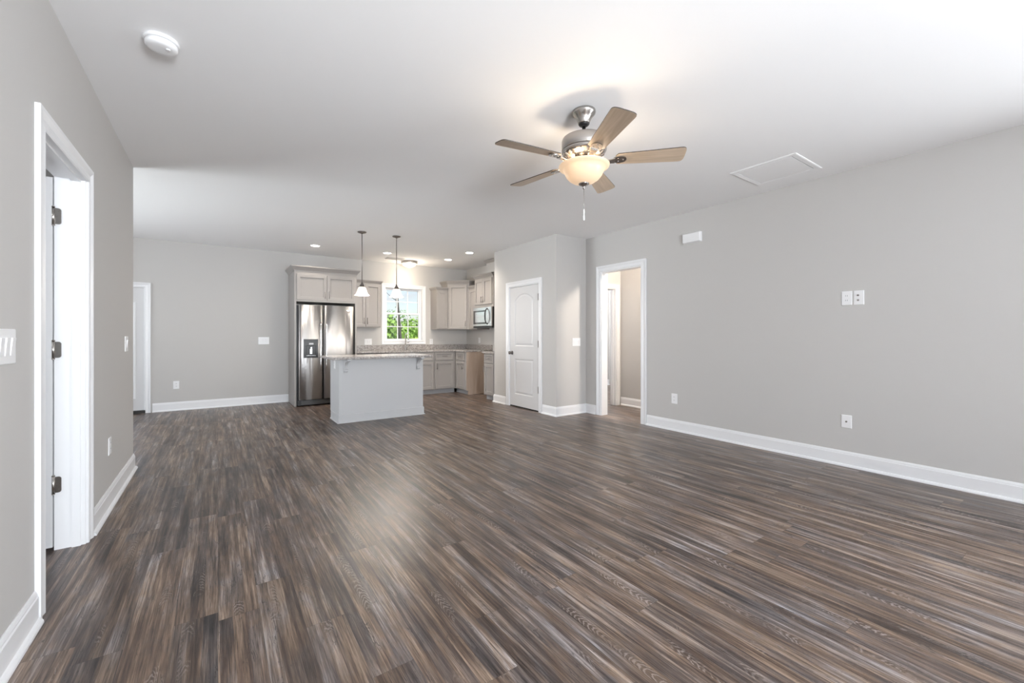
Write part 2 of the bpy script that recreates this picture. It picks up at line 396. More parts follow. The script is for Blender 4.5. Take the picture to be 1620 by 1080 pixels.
# ------------------------------------------------------------------ baseboards, casings
BASE = [(0, 0), (.030, 0), (.029, .010), (.022, .020), (.014, .024), (.014, .112), (.0105, .118), (.0105, .124), (.006, .136), (.004, .140), (0, .140)]
def baseboard(name, p0, p1, nx, ny, e0=0, e1=0):
    """from p0 to p1 along the wall, (nx,ny) = into the room; e0/e1 = -1 mitre in, +1 mitre out"""
    mb = MB(); d = Vector((p1[0] - p0[0], p1[1] - p0[1])).normalized()
    def pt(p, o, z, e, s): return (p[0] + nx * o + d.x * o * e * s, p[1] + ny * o + d.y * o * e * s, z)
    mb.rings([[pt(p0, o, z, e0, -1) for o, z in BASE], [pt(p1, o, z, e1, 1) for o, z in BASE]])
    return struct(name, mb, M_TRIM)
baseboard('baseboard_left', (XL, -3.0), (XL, 2.54), 1, 0)
baseboard('baseboard_left.001', (XL, 3.46), (XL, 5.0), 1, 0, 0, 1)
baseboard('baseboard_left.002', (XL, 5.0), (XL - .12, 5.0), 0, 1, 1, 0)
baseboard('baseboard_right', (XR, -3.0), (XR, 3.565), -1, 0)
baseboard('baseboard_right.001', (XR, 4.478), (XR, YP0), -1, 0, 0, -1)
baseboard('baseboard_pantry', (XR, YP0), (XP, YP0), 0, -1, -1, 1)
baseboard('baseboard_pantry.001', (XP, YP0), (XP, 5.014), -1, 0, 1, 0)
baseboard('baseboard_pantry.002', (XP, 6.006), (XP, YP1), -1, 0, 0, 1)
baseboard('baseboard_far', (-.86, YF), (1.076, YF), 0, -1)
baseboard('baseboard_far.001', (-3.6, YF), (-1.93, YF), 0, -1)
baseboard('baseboard_hall', (5.87, 1.4), (5.87, 4.87), -1, 0, 0, -1)
baseboard('baseboard_spare_room', (4.965, 7.0), (8.0, 7.0), 0, -1)

CAS = [(0, 0), (0, .010), (.006, .014), (.045, .010), (.058, .015), (.068, .019), (.085, .019), (.085, 0)]
def casing(name, u0, u1, z0, z1, place, closed=False, w=.085):
    mb = MB(); k = w / .085; loops = []
    rings = []
    for t, d in CAS:
        t *= k
        if closed: rings.append([(u0 - t, z0 - t, d), (u0 - t, z1 + t, d), (u1 + t, z1 + t, d), (u1 + t, z0 - t, d)])
        else: rings.append([(u0 - t, 0, d), (u0 - t, z1 + t, d), (u1 + t, z1 + t, d), (u1 + t, 0, d)])
    if closed:
        mb.rings([[place(*p) for p in r] for r in rings] + [[place(*p) for p in rings[0]]], False, False, True)
    else:
        mb.rings([[place(*p) for p in r] for r in rings] + [[place(*p) for p in rings[0]]], False, False, False)
        for e in (0, 3): mb.f([mb.v(place(*r[e])) for r in rings])
    bmesh.ops.remove_doubles(mb.bm, verts=mb.bm.verts[:], dist=1e-5)
    return struct(name, mb, M_TRIM)
on_left = lambda u, z, d: (XL + d, u, z)
on_right = lambda u, z, d: (XR - d, u, z)
on_pantry = lambda u, z, d: (XP - d, u, z)
on_far = lambda u, z, d: (u, YF - d, z)
casing('trim_1', 2.631, 3.369, 0, 2.112, on_left)
casing('trim_2', 3.656, 4.384, 0, 2.184, on_right)
casing('trim_3', 5.106, 5.914, 0, 2.054, on_pantry, w=.08)
casing('trim_4', -1.83, -.951, 0, 1.975, on_far, w=.07)
casing('trim_5', 5.006, 5.754, 0, 2.034, lambda u, z, d: (u, 4.87 - d, z), w=.07)
casing('trim_6', 2.886, 3.724, 1.106, 2.229, on_far, closed=True, w=.072)
def jamb(name, axis, u0, u1, z1, t0, t1, stop=None):
    mb = MB(); th = .018
    def bx(a0, a1, b0, b1, c0, c1):
        if axis == 'y': mb.box(b0, b1, a0, a1, c0, c1)
        else: mb.box(a0, a1, b0, b1, c0, c1)
    bx(u0, u0 + th, t0, t1, 0, z1); bx(u1 - th, u1, t0, t1, 0, z1); bx(u0 + th, u1 - th, t0, t1, z1 - th, z1)
    if stop:
        s0, s1 = stop; b = .011
        bx(u0 + th, u0 + th + b, s0, s1, 0, z1 - th); bx(u1 - th - b, u1 - th, s0, s1, 0, z1 - th); bx(u0 + th + b, u1 - th - b, s0, s1, z1 - th - b, z1 - th)
    return struct(name, mb, M_TRIM)
jamb('trim_7', 'y', 2.625, 3.375, 2.13, XL - .128, XL + .001, (XL - .055, XL - .018))
jamb('trim_8', 'y', 3.65, 4.39, 2.19, XR - .001, XR + .128)
jamb('trim_9', 'x', 5.0, 5.76, 2.04, 4.869, 4.986, (4.92, 4.95))
jamb('trim_10', 'y', 5.10, 5.92, 2.06, XP - .001, XP + .116)
jamb('trim_11', 'x', -1.84, -.945, 1.985, YF - .001, YF + .131)

# ------------------------------------------------------------------ doors
def panel_slab(Wd, H, T, panels, arch=True):
    """local: x 0..Wd, z 0..H, front at y=0, back y=T; panels (x0,x1,z0,z1,archrise)"""
    mb = MB()
    for side in (0, 1):
        sg = 1 if side == 0 else -1; y0 = 0 if side == 0 else T
        outer = [(0, 0), (Wd, 0), (Wd, H), (0, H)]
        ov = [mb.v((x, y0, z)) for x, z in outer]
        edges = [mb.bm.edges.new((ov[i], ov[(i + 1) % 4])) for i in range(4)]
        for (x0, x1, z0, z1, rise) in panels:
            def outline(i):
                a0, a1, b0, b1 = x0 + i, x1 - i, z0 + i, z1 - i
                pts = [(a0, b0), (a1, b0)]
                n = 14
                if rise:
                    for k in range(n + 1):
                        q = k / n; xx = a1 + (a0 - a1) * q
                        s_ = max(0, 1 - abs(2 * q - 1) ** 2.2)
                        pts.append((xx, b1 - rise + rise * s_))
                else: pts += [(a1, b1), (a0, b1)]
                return pts
            prof = [(0, 0), (.010, .010), (.022, .010), (.045, .003)]
            L_ = [[mb.v((x, y0 + sg * d, z)) for x, z in outline(i)] for i, d in prof]
            n = len(L_[0])
            edges += [mb.bm.edges.new((L_[0][i], L_[0][(i + 1) % n])) for i in range(n)]
            for a, b in zip(L_, L_[1:]):
                for i in range(n): mb.f([a[i], a[(i + 1) % n], b[(i + 1) % n], b[i]])
            mb.f(L_[-1])
        bmesh.ops.triangle_fill(mb.bm, use_beauty=True, use_dissolve=False, edges=edges)
    mb.rings([[(0, 0, 0), (Wd, 0, 0), (Wd, 0, H), (0, 0, H)], [(0, T, 0), (Wd, T, 0), (Wd, T, H), (0, T, H)]], False, False)
    bmesh.ops.remove_doubles(mb.bm, verts=mb.bm.verts[:], dist=1e-5)
    return mb
def door_struct(name, mb, loc, rz, mt=None):
    o = obj(name, mb, mt or M_DOOR); o.location = loc; o.rotation_euler = (0, 0, rz); o['kind'] = 'structure'; return o
def hinge(parent, x, y, z, leaf=True, swap=1):
    mb = MB(); mb.lathe([(.0065, -.05), (.0065, .05)], (x, y, z), 12)
    mb.lathe([(.008, -.054), (.008, -.049)], (x, y, z), 12); mb.lathe([(.008, .049), (.008, .054)], (x, y, z), 12)
    return obj('hinge', mb, M_NICKD, parent)
def knob(parent, x, y, z, sgn=-1):
    mb = MB(); mb.lathe([(.033, 0), (.033, .006 * sgn), (.012, .010 * sgn), (.011, .035 * sgn), (.024, .042 * sgn), (.028, .055 * sgn), (.024, .066 * sgn), (.010, .070 * sgn)], (x, y, z), 20, axis='y')
    return obj('door_knob', mb, M_NICKD, parent)
# door_1: pantry, faces -X.  local x -> world -Y, so its origin is the far (large Y) edge
d1 = door_struct('door_1', panel_slab(.776, 2.018, .035, [(.135, .641, 1.02, 1.90, .10), (.135, .641, .20, .80, 0)]), (XP + .006, 5.899, .02), -PI / 2)
for z in (.33, 1.06, 1.81): hinge(d1, .779, -.010, z)
knob(d1, .062, 0, .90)
struct('under_door_shade', MB().box(XP + .012, XP + .10, 5.118, 5.902, 0, .018), M_SHADOW)  # black strip standing in for the shade under the pantry door
# door_2: left doorway, standing open into the next room, hung on the far jamb
d2 = door_struct('door_2', panel_slab(.706, 2.085, .035, [(.12, .586, 1.02, 1.90, .10), (.12, .586, .20, .80, 0)]), (XL - .131, 3.385, .02), PI - math.radians(3))
for z in (.37, 1.133, 1.889):
    mb = MB(); mb.lathe([(.007, -.05), (.007, .05)], (0, 0, 0), 12); mb.lathe([(.0085, .05), (.006, .056)], (0, 0, 0), 12); mb.lathe([(.006, -.056), (.0085, -.05)], (0, 0, 0), 12)
    # leaf screwed to the jamb, rounded corners
    r = .012; pts = []
    for cx, cz, a0 in ((.032 - r, .045 - r, 0), (.004, .045, None), (.004, -.045, None), (.032 - r, -.045 + r, -90)):
        if a0 is None: pts.append((cx, cz))
        else: pts += [(cx + r * math.cos(math.radians(a0 + q * 18)), cz + r * math.sin(math.radians(a0 + q * 18))) for q in range(6)]
    mb.prism(pts, lambda u, v, s: (u, .003 - .0035 * s, v))
    for cz in (-.03, 0, .03): mb.lathe([(.004, -.0005), (.004, -.0018)], (.020 if cz else .012, 0, cz), 10, axis='y')
    h = obj('hinge', mb, M_NICK); h.location = (XL - .130, 3.353, z); h['kind'] = 'structure'
    h.name = 'hinge'
    h.parent = d2; h.matrix_parent_inverse = (Matrix.Translation(d2.location) @ d2.rotation_euler.to_matrix().to_4x4()).inverted()
# door_3: glazed door of the dining area in the far wall, full lite
mb = MB(); x0, x1, z0, z1 = -1.82, -.965, .02, 1.965; gx0, gx1, gz0, gz1 = -1.69, -1.085, .25, 1.71
mb.box(x0, gx0, YF + .02, YF + .065, z0, z1); mb.box(gx1, x1, YF + .02, YF + .065, z0, z1); mb.box(gx0, gx1, YF + .02, YF + .065, z0, gz0); mb.box(gx0, gx1, YF + .02, YF + .065, gz1, z1)
d3 = struct('door_3', mb, M_DOOR)
mb = MB(); casf = lambda u, z, d: (u, YF + .02 - d, z)
rr = [[casf(*p) for p in [(gx0 + t, gz0 + t, d), (gx0 + t, gz1 - t, d), (gx1 - t, gz1 - t, d), (gx1 - t, gz0 + t, d)]] for t, d in [(-.02, 0), (-.02, .008), (-.005, .014), (.008, .010), (.008, -.02)]]
mb.rings(rr, False, False); obj('glazing_frame', mb, M_VINYL, d3)
obj('glass_pane', MB().box(gx0, gx1, YF + .035, YF + .041, gz0, gz1), M_GLASS, d3)
knob(d3, -1.76, YF + .02, .92)
struct('trim_13', MB().box(-1.84, -.945, YF - .02, YF + .13, 0, .045), M_DARK)

# ------------------------------------------------------------------ kitchen window (double hung, grilles)
wx0, wx1, wz0, wz1, wm = 2.88, 3.73, 1.10, 2.235, 1.685
mb = MB()
mb.box(wx0, wx0 + .015, YF - .001, YF + .13, wz0, wz1); mb.box(wx1 - .015, wx1, YF - .001, YF + .13, wz0, wz1)
mb.box(wx0 + .015, wx1 - .015, YF - .001, YF + .13, wz1 - .015, wz1); mb.box(wx0 + .015, wx1 - .015, YF - .001, YF + .13, wz0, wz0 + .015)
mb.box(wx0 + .015, wx0 + .04, YF + .06, YF + .12, wz0, wz1); mb.box(wx1 - .04, wx1 - .015, YF + .06, YF + .12, wz0, wz1)
win = struct('window_1', mb, M_TRIM)
def sash(za, zb, y0, fw=.035):
    a, b = wx0 + .036, wx1 - .036; mb = MB()
    mb.box(a, a + fw, y0, y0 + .03, za, zb); mb.box(b - fw, b, y0, y0 + .03, za, zb)
    mb.box(a + fw, b - fw, y0, y0 + .03, za, za + fw); mb.box(a + fw, b - fw, y0, y0 + .03, zb - fw, zb)
    s_ = obj('sash', mb, M_VINYL, win)
    g = MB()
    for k in (1, 2):
        xx = a + fw + (b - a - 2 * fw) * k / 3; g.box(xx - .009, xx + .009, y0 + .012, y0 + .02, za + fw, zb - fw)
    zz = (za + zb) / 2; g.box(a + fw, b - fw, y0 + .013, y0 + .019, zz - .009, zz + .009)
    obj('muntins', g, M_VINYL, s_)
    obj('glass_pane', MB().box(a + fw, b - fw, y0 + .022, y0 + .026, za + fw, zb - fw), M_GLASS, s_)
sash(wz0 + .015, wm + .018, YF + .062); sash(wm - .018, wz1 - .015, YF + .094)

def plain_window(name, place_box, u0, u1, z0, z1):
    mb = MB(); um = (u0 + u1) / 2
    for a in ((u0, u0 + .05, z0, z1), (u1 - .05, u1, z0, z1), (um - .04, um + .04, z0, z1), (u0, u1, z0, z0 + .05), (u0, u1, z1 - .05, z1)): place_box(mb, *a)
    return struct(name, mb, M_VINYL)
plain_window('window_2', lambda m, a, b, c, d: m.box(a, b, -3.06, -3.0, c, d), .05, 1.75, .7, 2.2)
plain_window('window_3', lambda m, a, b, c, d: m.box(a, b, -3.06, -3.0, c, d), 2.45, 4.15, .7, 2.2)
plain_window('window_4', lambda m, a, b, c, d: m.box(XR + .001, XR + .06, a, b, c, d), -2.1, -.4, .6, 2.1)
plain_window('fill_window', lambda m, a, b, c, d: m.box(-3.66, -3.6, a, b, c, d), 0, 1.6, .7, 2.2)  # unseen bedroom window, put in to light the open left door
plain_window('window_5', lambda m, a, b, c, d: m.box(-3.66, -3.6, a, b, c, d), 5.6, 8.0, .3, 2.5)

# ------------------------------------------------------------------ cabinets
def rect(x0, x1, z0, z1, y): return [(x0, y, z0), (x1, y, z0), (x1, y, z1), (x0, y, z1)]
def shaker(parent, name, x0, x1, z0, z1, st=.052, m=None):
    mb = MB(); r = lambda i, y: rect(x0 + i, x1 - i, z0 + i, z1 - i, y)
    s2 = min(st, (z1 - z0) * .3, (x1 - x0) * .3)
    mb.rings([r(0, 0), r(0, -.019), r(.002, -.021), r(s2, -.021), r(s2 + .002, -.008), r(s2 + .008, -.006)])
    return obj(name, mb, m or M_CAB, parent)
M_PULL = mat('satin_pull', (.30, .285, .275, 1), .35, 1, bump=.02, bscale=300)
def pull(parent, x, z, ln=.13, vert=True, name='handle'):
    mb = MB(); y = -.052
    if vert:
        mb.tube([(x, y, z - ln / 2), (x, y, z + ln / 2)], .0055, 8)
        for q in (-.36, .36): mb.tube([(x, y, z + q * ln), (x, -.019, z + q * ln)], .0045, 8)
    else:
        mb.tube([(x - ln / 2, y, z), (x + ln / 2, y, z)], .0055, 8)
        for q in (-.36, .36): mb.tube([(x + q * ln, y, z), (x + q * ln, -.019, z)], .0045, 8)
    return obj(name, mb, M_PULL, parent)
def offset_poly(poly, flags, o):
    n = len(poly); lines = []
    for i in range(n):
        a = Vector(poly[i]); b = Vector(poly[(i + 1) % n]); d = (b - a).normalized(); nrm = Vector((d.y, -d.x))   # ccw polygon: outward
        lines.append((a + nrm * o * flags[i], d))
    out = []
    for i in range(n):
        p, d = lines[i - 1]; q, e = lines[i]; den = d.x * e.y - d.y * e.x
        t = ((q.x - p.x) * e.y - (q.y - p.y) * e.x) / den; out.append((p.x + d.x * t, p.y + d.y * t))
    return out
CR = [(0, 0), (.006, 0), (.008, .012), (.016, .022), (.034, .048), (.044, .058), (.046, .062), (.046, .078), (0, .078)]
def crown(parent, poly, flags, z, k=1.0, m=None):
    mb = MB(); mb.rings([[(x, y, z + h * k) for x, y in offset_poly(poly, flags, o * k)] for o, h in CR])
    return obj('crown_moulding', mb, m or M_CAB, parent)
def cabinet(name, label, loc, rz, Wd, D, H, toe=0, group=None, body=None):
    t = thing(name, label, 'cabinet', loc, rz, group)
    mb = MB()
    if body: body(mb)
    elif toe: mb.box(0, Wd, 0, D, toe, H)
    else: mb.box(0, Wd, 0, D, 0, H)
    obj('body', mb, M_CAB, t, .0015)
    if toe: obj('toe_kick', MB().box(0, Wd, .06, .075, 0.001, toe), M_TOE, t)
    return t
G_UP, G_BASE = 'grey wall cabinets', 'grey base cabinets'
# fridge surround: two gables and the deep cabinet above
fs = thing('fridge_cabinet', 'tall grey cabinet surround over the refrigerator, two doors on top, crown moulding', 'cabinet', (1.076, 7.83, 0), 0, None)
obj('side_panel', MB().box(0, .032, 0, .699, 0.001, 1.80), M_CAB, fs, .0015)
obj('side_panel', MB().box(1.012, 1.044, 0, .699, 0.001, 1.80), M_CAB, fs, .0015)
obj('body', MB().box(0, 1.044, 0, .699, 1.80, 2.325), M_CAB, fs, .0015)
for a, b, hx in ((.036, .520, .49), (.526, 1.005, .556)):
    dd = shaker(fs, 'door', a, b, 1.835, 2.275); pull(dd, hx, 1.93)
crown(fs, [(0, 0), (1.044, 0), (1.044, .699), (0, .699)], (1, 1, 0, 1), 2.325, 1.15)
# upper left of window
c = cabinet('wall_cabinet', 'grey two-door wall cabinet between the refrigerator cabinet and the window', (2.121, 8.22, 1.375), 0, .574, .309, .865, group=G_UP)
for a, b, hx in ((.012, .268, .243), (.275, .560, .302)):
    dd = shaker(c, 'door', a, b, .02, .85); pull(dd, hx, .13, .13)
crown(c, [(0, 0), (.574, 0), (.574, .309), (0, .309)], (1, 1, 0, 0), .865, .8)
# upper right of window
c = cabinet('wall_cabinet', 'narrow grey single-door wall cabinet just right of the window', (3.92, 8.22, 1.35), 0, .262, .309, .855, group=G_UP)
dd = shaker(c, 'door', .012, .25, .02, .84)
crown(c, [(0, 0), (.262, 0), (.262, .309), (0, .309)], (1, 0, 0, 1), .855, .8)
# corner cabinet, diagonal front
cx0, cy0 = 4.184, 8.22; cx1, cy1 = 4.528, 7.876
t = thing('corner_cabinet', 'taller grey wall cabinet set diagonally in the kitchen corner', 'cabinet', (cx0, cy0, 1.35), 0, G_UP)
poly = [(0, 0), (cx1 - cx0, cy1 - cy0), (XR - .001 - cx0, cy1 - cy0), (XR - .001 - cx0, YF - .001 - cy0), (0, YF - .001 - cy0)]
mb = MB(); mb.prism(poly, lambda u, v, s: (u, v, s * .99)); obj('body', mb, M_CAB, t, .0015)
ln = math.hypot(cx1 - cx0, cy1 - cy0)
hd = shaker(t, 'door', .045, ln - .045, .02, .965); hd.rotation_euler = (0, 0, -PI / 4)
pull(hd, ln - .075, .13)
crown(t, poly, (1, 1, 0, 0, 1), .99, 1.0)
# narrow cabinet on the right wall
c = cabinet('wall_cabinet', 'grey wall cabinet between the diagonal corner cabinet and the microwave', (4.528, 7.874, 1.35), -PI / 2, .338, .309, .87, group=G_UP)
dd = shaker(c, 'door', .03, .325, .02, .85)
crown(c, [(0, 0), (.338, 0), (.338, .309), (0, .309)], (1, 0, 0, 0), .87, .8)
# cabinet above the microwave
c = cabinet('wall_cabinet', 'pale grey two-door cabinet directly above the microwave', (4.48, 7.534, 1.79), -PI / 2, .70, .357, .60, group=G_UP)
for a, b, hx in ((.014, .335, .305), (.343, .665, .373)):
    dd = shaker(c, 'door', a, b, .06, .575); pull(dd, hx, .16, .12)
crown(c, [(0, 0), (.70, 0), (.70, .357), (0, .357)], (1, 0, 0, 1), .60, 1.0)
# painted box (duct chase) over it with a crown at the ceiling
t = thing('duct_chase', 'wall-coloured box above the microwave cabinet with moulding at the ceiling', 'duct box', (4.52, 7.16, 2.49))
obj('body', MB().box(0, .317, -.76, 0, 0, .19), M_WALL, t)
crown(t, [(0, -.76), (.317, -.76), (.317, 0), (0, 0)], (0, 0, 1, 1), .19, .8, M_CAB)
t.location.z = 2.485

# base cabinets on the far wall
ZB = .882
YB = 7.92
def base(label, x, w, doors, drawers, name='base_cabinet', body=None):
    c = cabinet(name, label, (x, YB, 0), 0, w, YF - YB - .001, ZB, .09, G_BASE, body)
    for a, b, hx in doors:
        dd = shaker(c, 'door', a, b, .11, .675)
        if hx is not None: pull(dd, hx, .58, .13)
    for a, b, h in drawers:
        dr = shaker(c, 'drawer', a, b, .70, .865, .035)
        if h: pull(dr, (a + b) / 2, .785, .12, False)
    return c
def sink_body(mb):
    mb.box(0, .93, 0, .02, .09, ZB); mb.box(0, .93, .02, YF - YB - .001, .09, .66)
base('grey sink base cabinet under the window, mostly behind the island', 2.782, .932, [(.014, .461, .435), (.471, .918, .50)], [(.014, .461, False), (.471, .918, False)], 'sink_cabinet', sink_body)
base('grey base cabinet with one drawer over one door, left of the kitchen corner', 3.716, .502, [(.02, .448, .055)], [(.02, .448, True)])
# dishwasher
t = thing('dishwasher', 'dishwasher under the counter beside the refrigerator, black control strip showing', 'dishwasher', (2.135, YB, 0))
obj('body', MB().box(.02, .63, 0.02, .60, .10, .875), M_BLACK, t)
obj('door', MB().box(.02, .63, -.018, .018, .11, .80), M_STEEL, t, .003)
obj('control_panel', MB().box(.02, .63, -.02, .018, .805, .874), M_BLACK, t, .003)
obj('toe_kick', MB().box(.02, .63, .06, .075, 0.001, .10), M_BLACK, t)
obj('handle', MB().tube([(.07, -.055, .76), (.58, -.055, .76)], .009, 10).tube([(.1, -.055, .76), (.1, -.018, .76)], .006, 8).tube([(.55, -.055, .76), (.55, -.018, .76)], .006, 8), M_STEELP, t)
# right run: narrow cabinet, filler, raw end panel
def run_body(mb): mb.box(-.026, .45, 0, .60, .09, ZB)
c = cabinet('base_cabinet', 'grey corner base cabinet with a narrow drawer and door, raw wood end', (4.22, 7.895, 0), -PI / 2, .45, .60, ZB, .09, G_BASE, run_body)
obj('toe_kick', MB().box(-.085, 0, .06, .075, 0.001, .09), M_TOE, c); dd = shaker(c, 'door', .03, .385, .11, .675); pull(dd, .345, .58)
dr = shaker(c, 'drawer', .03, .385, .70, .865, .035); pull(dr, .21, .785, .1, False)
pn = obj('end_panel', MB().box(.4505, .468, 0.03, .60, 0.001, ZB).box(.4505, .468, 0.0, .029, .09, ZB), M_MAPLE, c); pn['label'] = 'unpainted wood end panel'
c = cabinet('base_cabinet', 'slim grey base cabinet with drawer and door beside the pantry wall', (4.22, 6.765, 0), -PI / 2, .365, .60, ZB, .09, G_BASE)
dd = shaker(c, 'door', .03, .345, .11, .675); pull(dd, .06, .58)
dr = shaker(c, 'drawer', .03, .345, .70, .865, .035); pull(dr, .19, .785, .1, False)

# worktops
ZT = .914
def edge_top(name, label, mbf, loc, grp=None):
    o = thing(name, label, 'worktop', loc, 0, grp); return o
t = thing('countertop', 'speckled grey granite worktop under the window running into the kitchen corner', 'worktop', (2.16, 7.87, ZB))
sx0, sx1, sy0, sy1 = 2.98, 3.62, 8.02, 8.40
mb = MB((2.16, 7.87, ZB))
E_ = .001
mb.box(2.125, sx0, 7.885, YF - E_, ZB, ZT); mb.box(sx0, sx1, 7.885, sy0, ZB, ZT); mb.box(sx0, sx1, sy1, YF - E_, ZB, ZT); mb.box(sx1, 4.185, 7.885, YF - E_, ZB, ZT)
mb.box(4.185, XR - E_, 7.415, YF - E_, ZB, ZT)
obj('slab', mb, M_GRAN, t)
mb = MB((2.16, 7.87, ZB)); mb.box(2.125, XR - E_, YF - .021, YF - E_, ZT, 1.018); mb.box(XR - .021, XR - E_, 7.415, YF - .021, ZT, 1.018)
obj('backsplash', mb, M_GRAN, t)
t = thing('countertop', 'short piece of granite worktop on the slim cabinet by the pantry wall', 'worktop', (4.185, 6.395, ZB))
mb = MB((4.185, 6.395, ZB)); mb.box(4.185, XR - E_, 6.392, 6.79, ZB, ZT); obj('slab', mb, M_GRAN, t)
mb = MB((4.185, 6.395, ZB)); mb.box(XR - .021, XR - E_, 6.392, 6.79, ZT, 1.018); obj('backsplash', mb, M_GRAN, t)
# sink and faucet
t = thing('kitchen_sink', 'stainless steel sink set into the worktop below the window', 'sink', (sx0, sy0, .70))
mb = MB((sx0, sy0, .70)); rl = lambda i, z: [(sx0 + i, sy0 + i, z), (sx1 - i, sy0 + i, z), (sx1 - i, sy1 - i, z), (sx0 + i, sy1 - i, z)]
mb.rings([rl(.002, .90), rl(.002, .705), rl(.012, .70), rl(.016, .712), rl(.012, .90)], True, False); mb.rings([rl(.002, .90), rl(.012, .90)], False, False)
obj('basin', mb, M_STEELP, t)
t = thing('kitchen_faucet', 'tall gooseneck pull-down faucet standing in front of the window', 'faucet', (3.30, 8.44, ZT + .0006))
mb = MB(); mb.lathe([(.028, 0), (.028, .012), (.022, .02), (.020, .09), (.015, .10)], (0, 0, 0), 20)
obj('body', mb, M_CHROME, t)
pts = [(0, 0, .09), (0, 0, .28)] + [(0, -.075 + .075 * math.cos(a), .28 + .075 * math.sin(a)) for a in [PI * k / 10 for k in range(1, 11)]] + [(0, -.15, .25)]
obj('spout', MB().tube(pts, .012, 12), M_CHROME, t)
obj('spray_head', MB().lathe([(.013, .252), (.018, .235), (.019, .17), (.015, .15)], (0, -.15, 0), 16), M_CHROME, t)
obj('handle', MB().tube([(.018, 0, .06), (.05, -.005, .075), (.085, -.01, .105)], [.010, .008, .005], 10), M_CHROME, t)

# ------------------------------------------------------------------ refrigerator
t = thing('refrigerator', 'stainless steel side-by-side refrigerator with black ice and water dispenser', 'refrigerator', (1.127, 7.80, 0))
obj('body', MB().box(0.01, .935, .03, .70, .02, 1.735).box(-.012, -.002, .03, .5, .01, 1.74), M_BLACK, t)
def fdoor(x0, x1, hole=None):
    """slightly bowed door; hole (xa,xb,za,zb) is recessed in the front"""
    mb = MB(); z0, z1 = .115, 1.742; n = 16
    xs = [x0 + (x1 - x0) * i / n for i in range(n + 1)]
    def yy(x): q = (x - x0) / (x1 - x0) * 2 - 1; return -.045 - .010 * (1 - q * q) + (.012 * max(0, abs(q) - .93) / .07)
    rings = [[(x, yy(x), z0) for x in xs] + [(x1, .028, z0), (x0, .028, z0)], [(x, yy(x), z1) for x in xs] + [(x1, .028, z1), (x0, .028, z1)]]
    mb.rings(rings)
    for f in mb.bm.faces:
        if abs(f.normal.z) < .5: pass
    for f in list(mb.bm.faces):
        f.smooth = len(f.verts) == 4
    return mb
dl = obj('door', fdoor(.006, .392), M_STEEL, t); dr = obj('door', fdoor(.404, .915), M_STEEL, t)
for d_, hx in ((dl, .352), (dr, .443)):
    mb = MB(); mb.tube([(hx, -.098, .60), (hx, -.105, .72), (hx, -.108, 1.0), (hx, -.105, 1.30), (hx, -.098, 1.42)], .013, 12)
    for z in (.63, 1.39): mb.tube([(hx, -.10, z), (hx, -.05, z)], .010, 10)
    obj('handle', mb, M_STEELP, d_)
dp = obj('dispenser', MB().rings([rect(.083, .310, .835, 1.155, -.045), rect(.083, .310, .835, 1.155, -.066), rect(.087, .306, .839, 1.151, -.069),
     rect(.115, .280, .865, 1.045, -.069), rect(.122, .273, .875, 1.04, -.058)]), M_BLACK, dl)
obj('control_panel', MB().box(.165, .235, -.0705, -.0688, 1.06, 1.09), mat('display_grey', (.45, .46, .48, 1), .4, bump=.01), dp)
obj('paddle', MB().box(.180, .215, -.066, -.058, .90, .985).lathe([(.012, 0), (.012, -.012)], (.20, -.057, 1.005), 12, axis='y'), M_STEELP, dp)
obj('drip_tray', MB().box(.125, .27, -.070, -.058, .868, .876), M_STEELP, dp)
obj('badge', MB().box(.80, .856, -.054, -.047, 1.655, 1.668), M_CHROME, dr)
mb = MB(); mb.box(0.0, .915, -.02, .03, .02, .108)
gr = obj('grille', mb, M_BLACK, t)
mb = MB()
for k in range(4): mb.box(.05, .86, -.024, -.02, .035 + k * .018, .042 + k * .018)
obj('slats', mb, M_SLOT, gr)

# ------------------------------------------------------------------ microwave
t = thing('microwave', 'stainless over-the-range microwave with curved black handle', 'microwave', (4.43, 7.524, 1.375), -PI / 2)
obj('body', MB().box(0, .70, .02, .406, .0, .412), M_BLACK, t, .003)
mdoor = obj('door', MB().rings([rect(0, .60, .035, .41, .02), rect(0, .60, .035, .41, -.004), rect(.004, .596, .039, .406, -.01)]), M_STEELP, t)
mb = MB(); mb.rings([rect(.03, .50, .075, .35, -.010), rect(.03, .50, .075, .35, -.013), rect(.036, .494, .081, .344, -.0135)])
obj('window', mb, mat('microwave_glass', (.03, .03, .032, 1), .06, coat=1, bump=.005), mdoor)
mb = MB(); mb.rings([rect(.095, .49, .11, .32, -.0136), rect(.095, .49, .11, .32, -.0145)]); obj('glare_panel', mb, mat('glare_mirror', (.75, .75, .76, 1), .15, 1, bump=.01), mdoor)  # bright mirror panel standing in for window glare on the dark glass
mb = MB(); mb.tube([(.555, -.012, .07), (.555, -.04, .10), (.555, -.06, .16), (.555, -.065, .225), (.555, -.06, .29), (.555, -.04, .35), (.555, -.012, .38)], .012, 10)
obj('handle', mb, M_BLACK, mdoor)
obj('control_panel', MB().box(.605, .70, -.008, .02, .035, .41), M_STEELP, t, .002)
obj('vent_strip', MB().box(0, .70, 0, .02, .0, .032), M_BLACK, t)

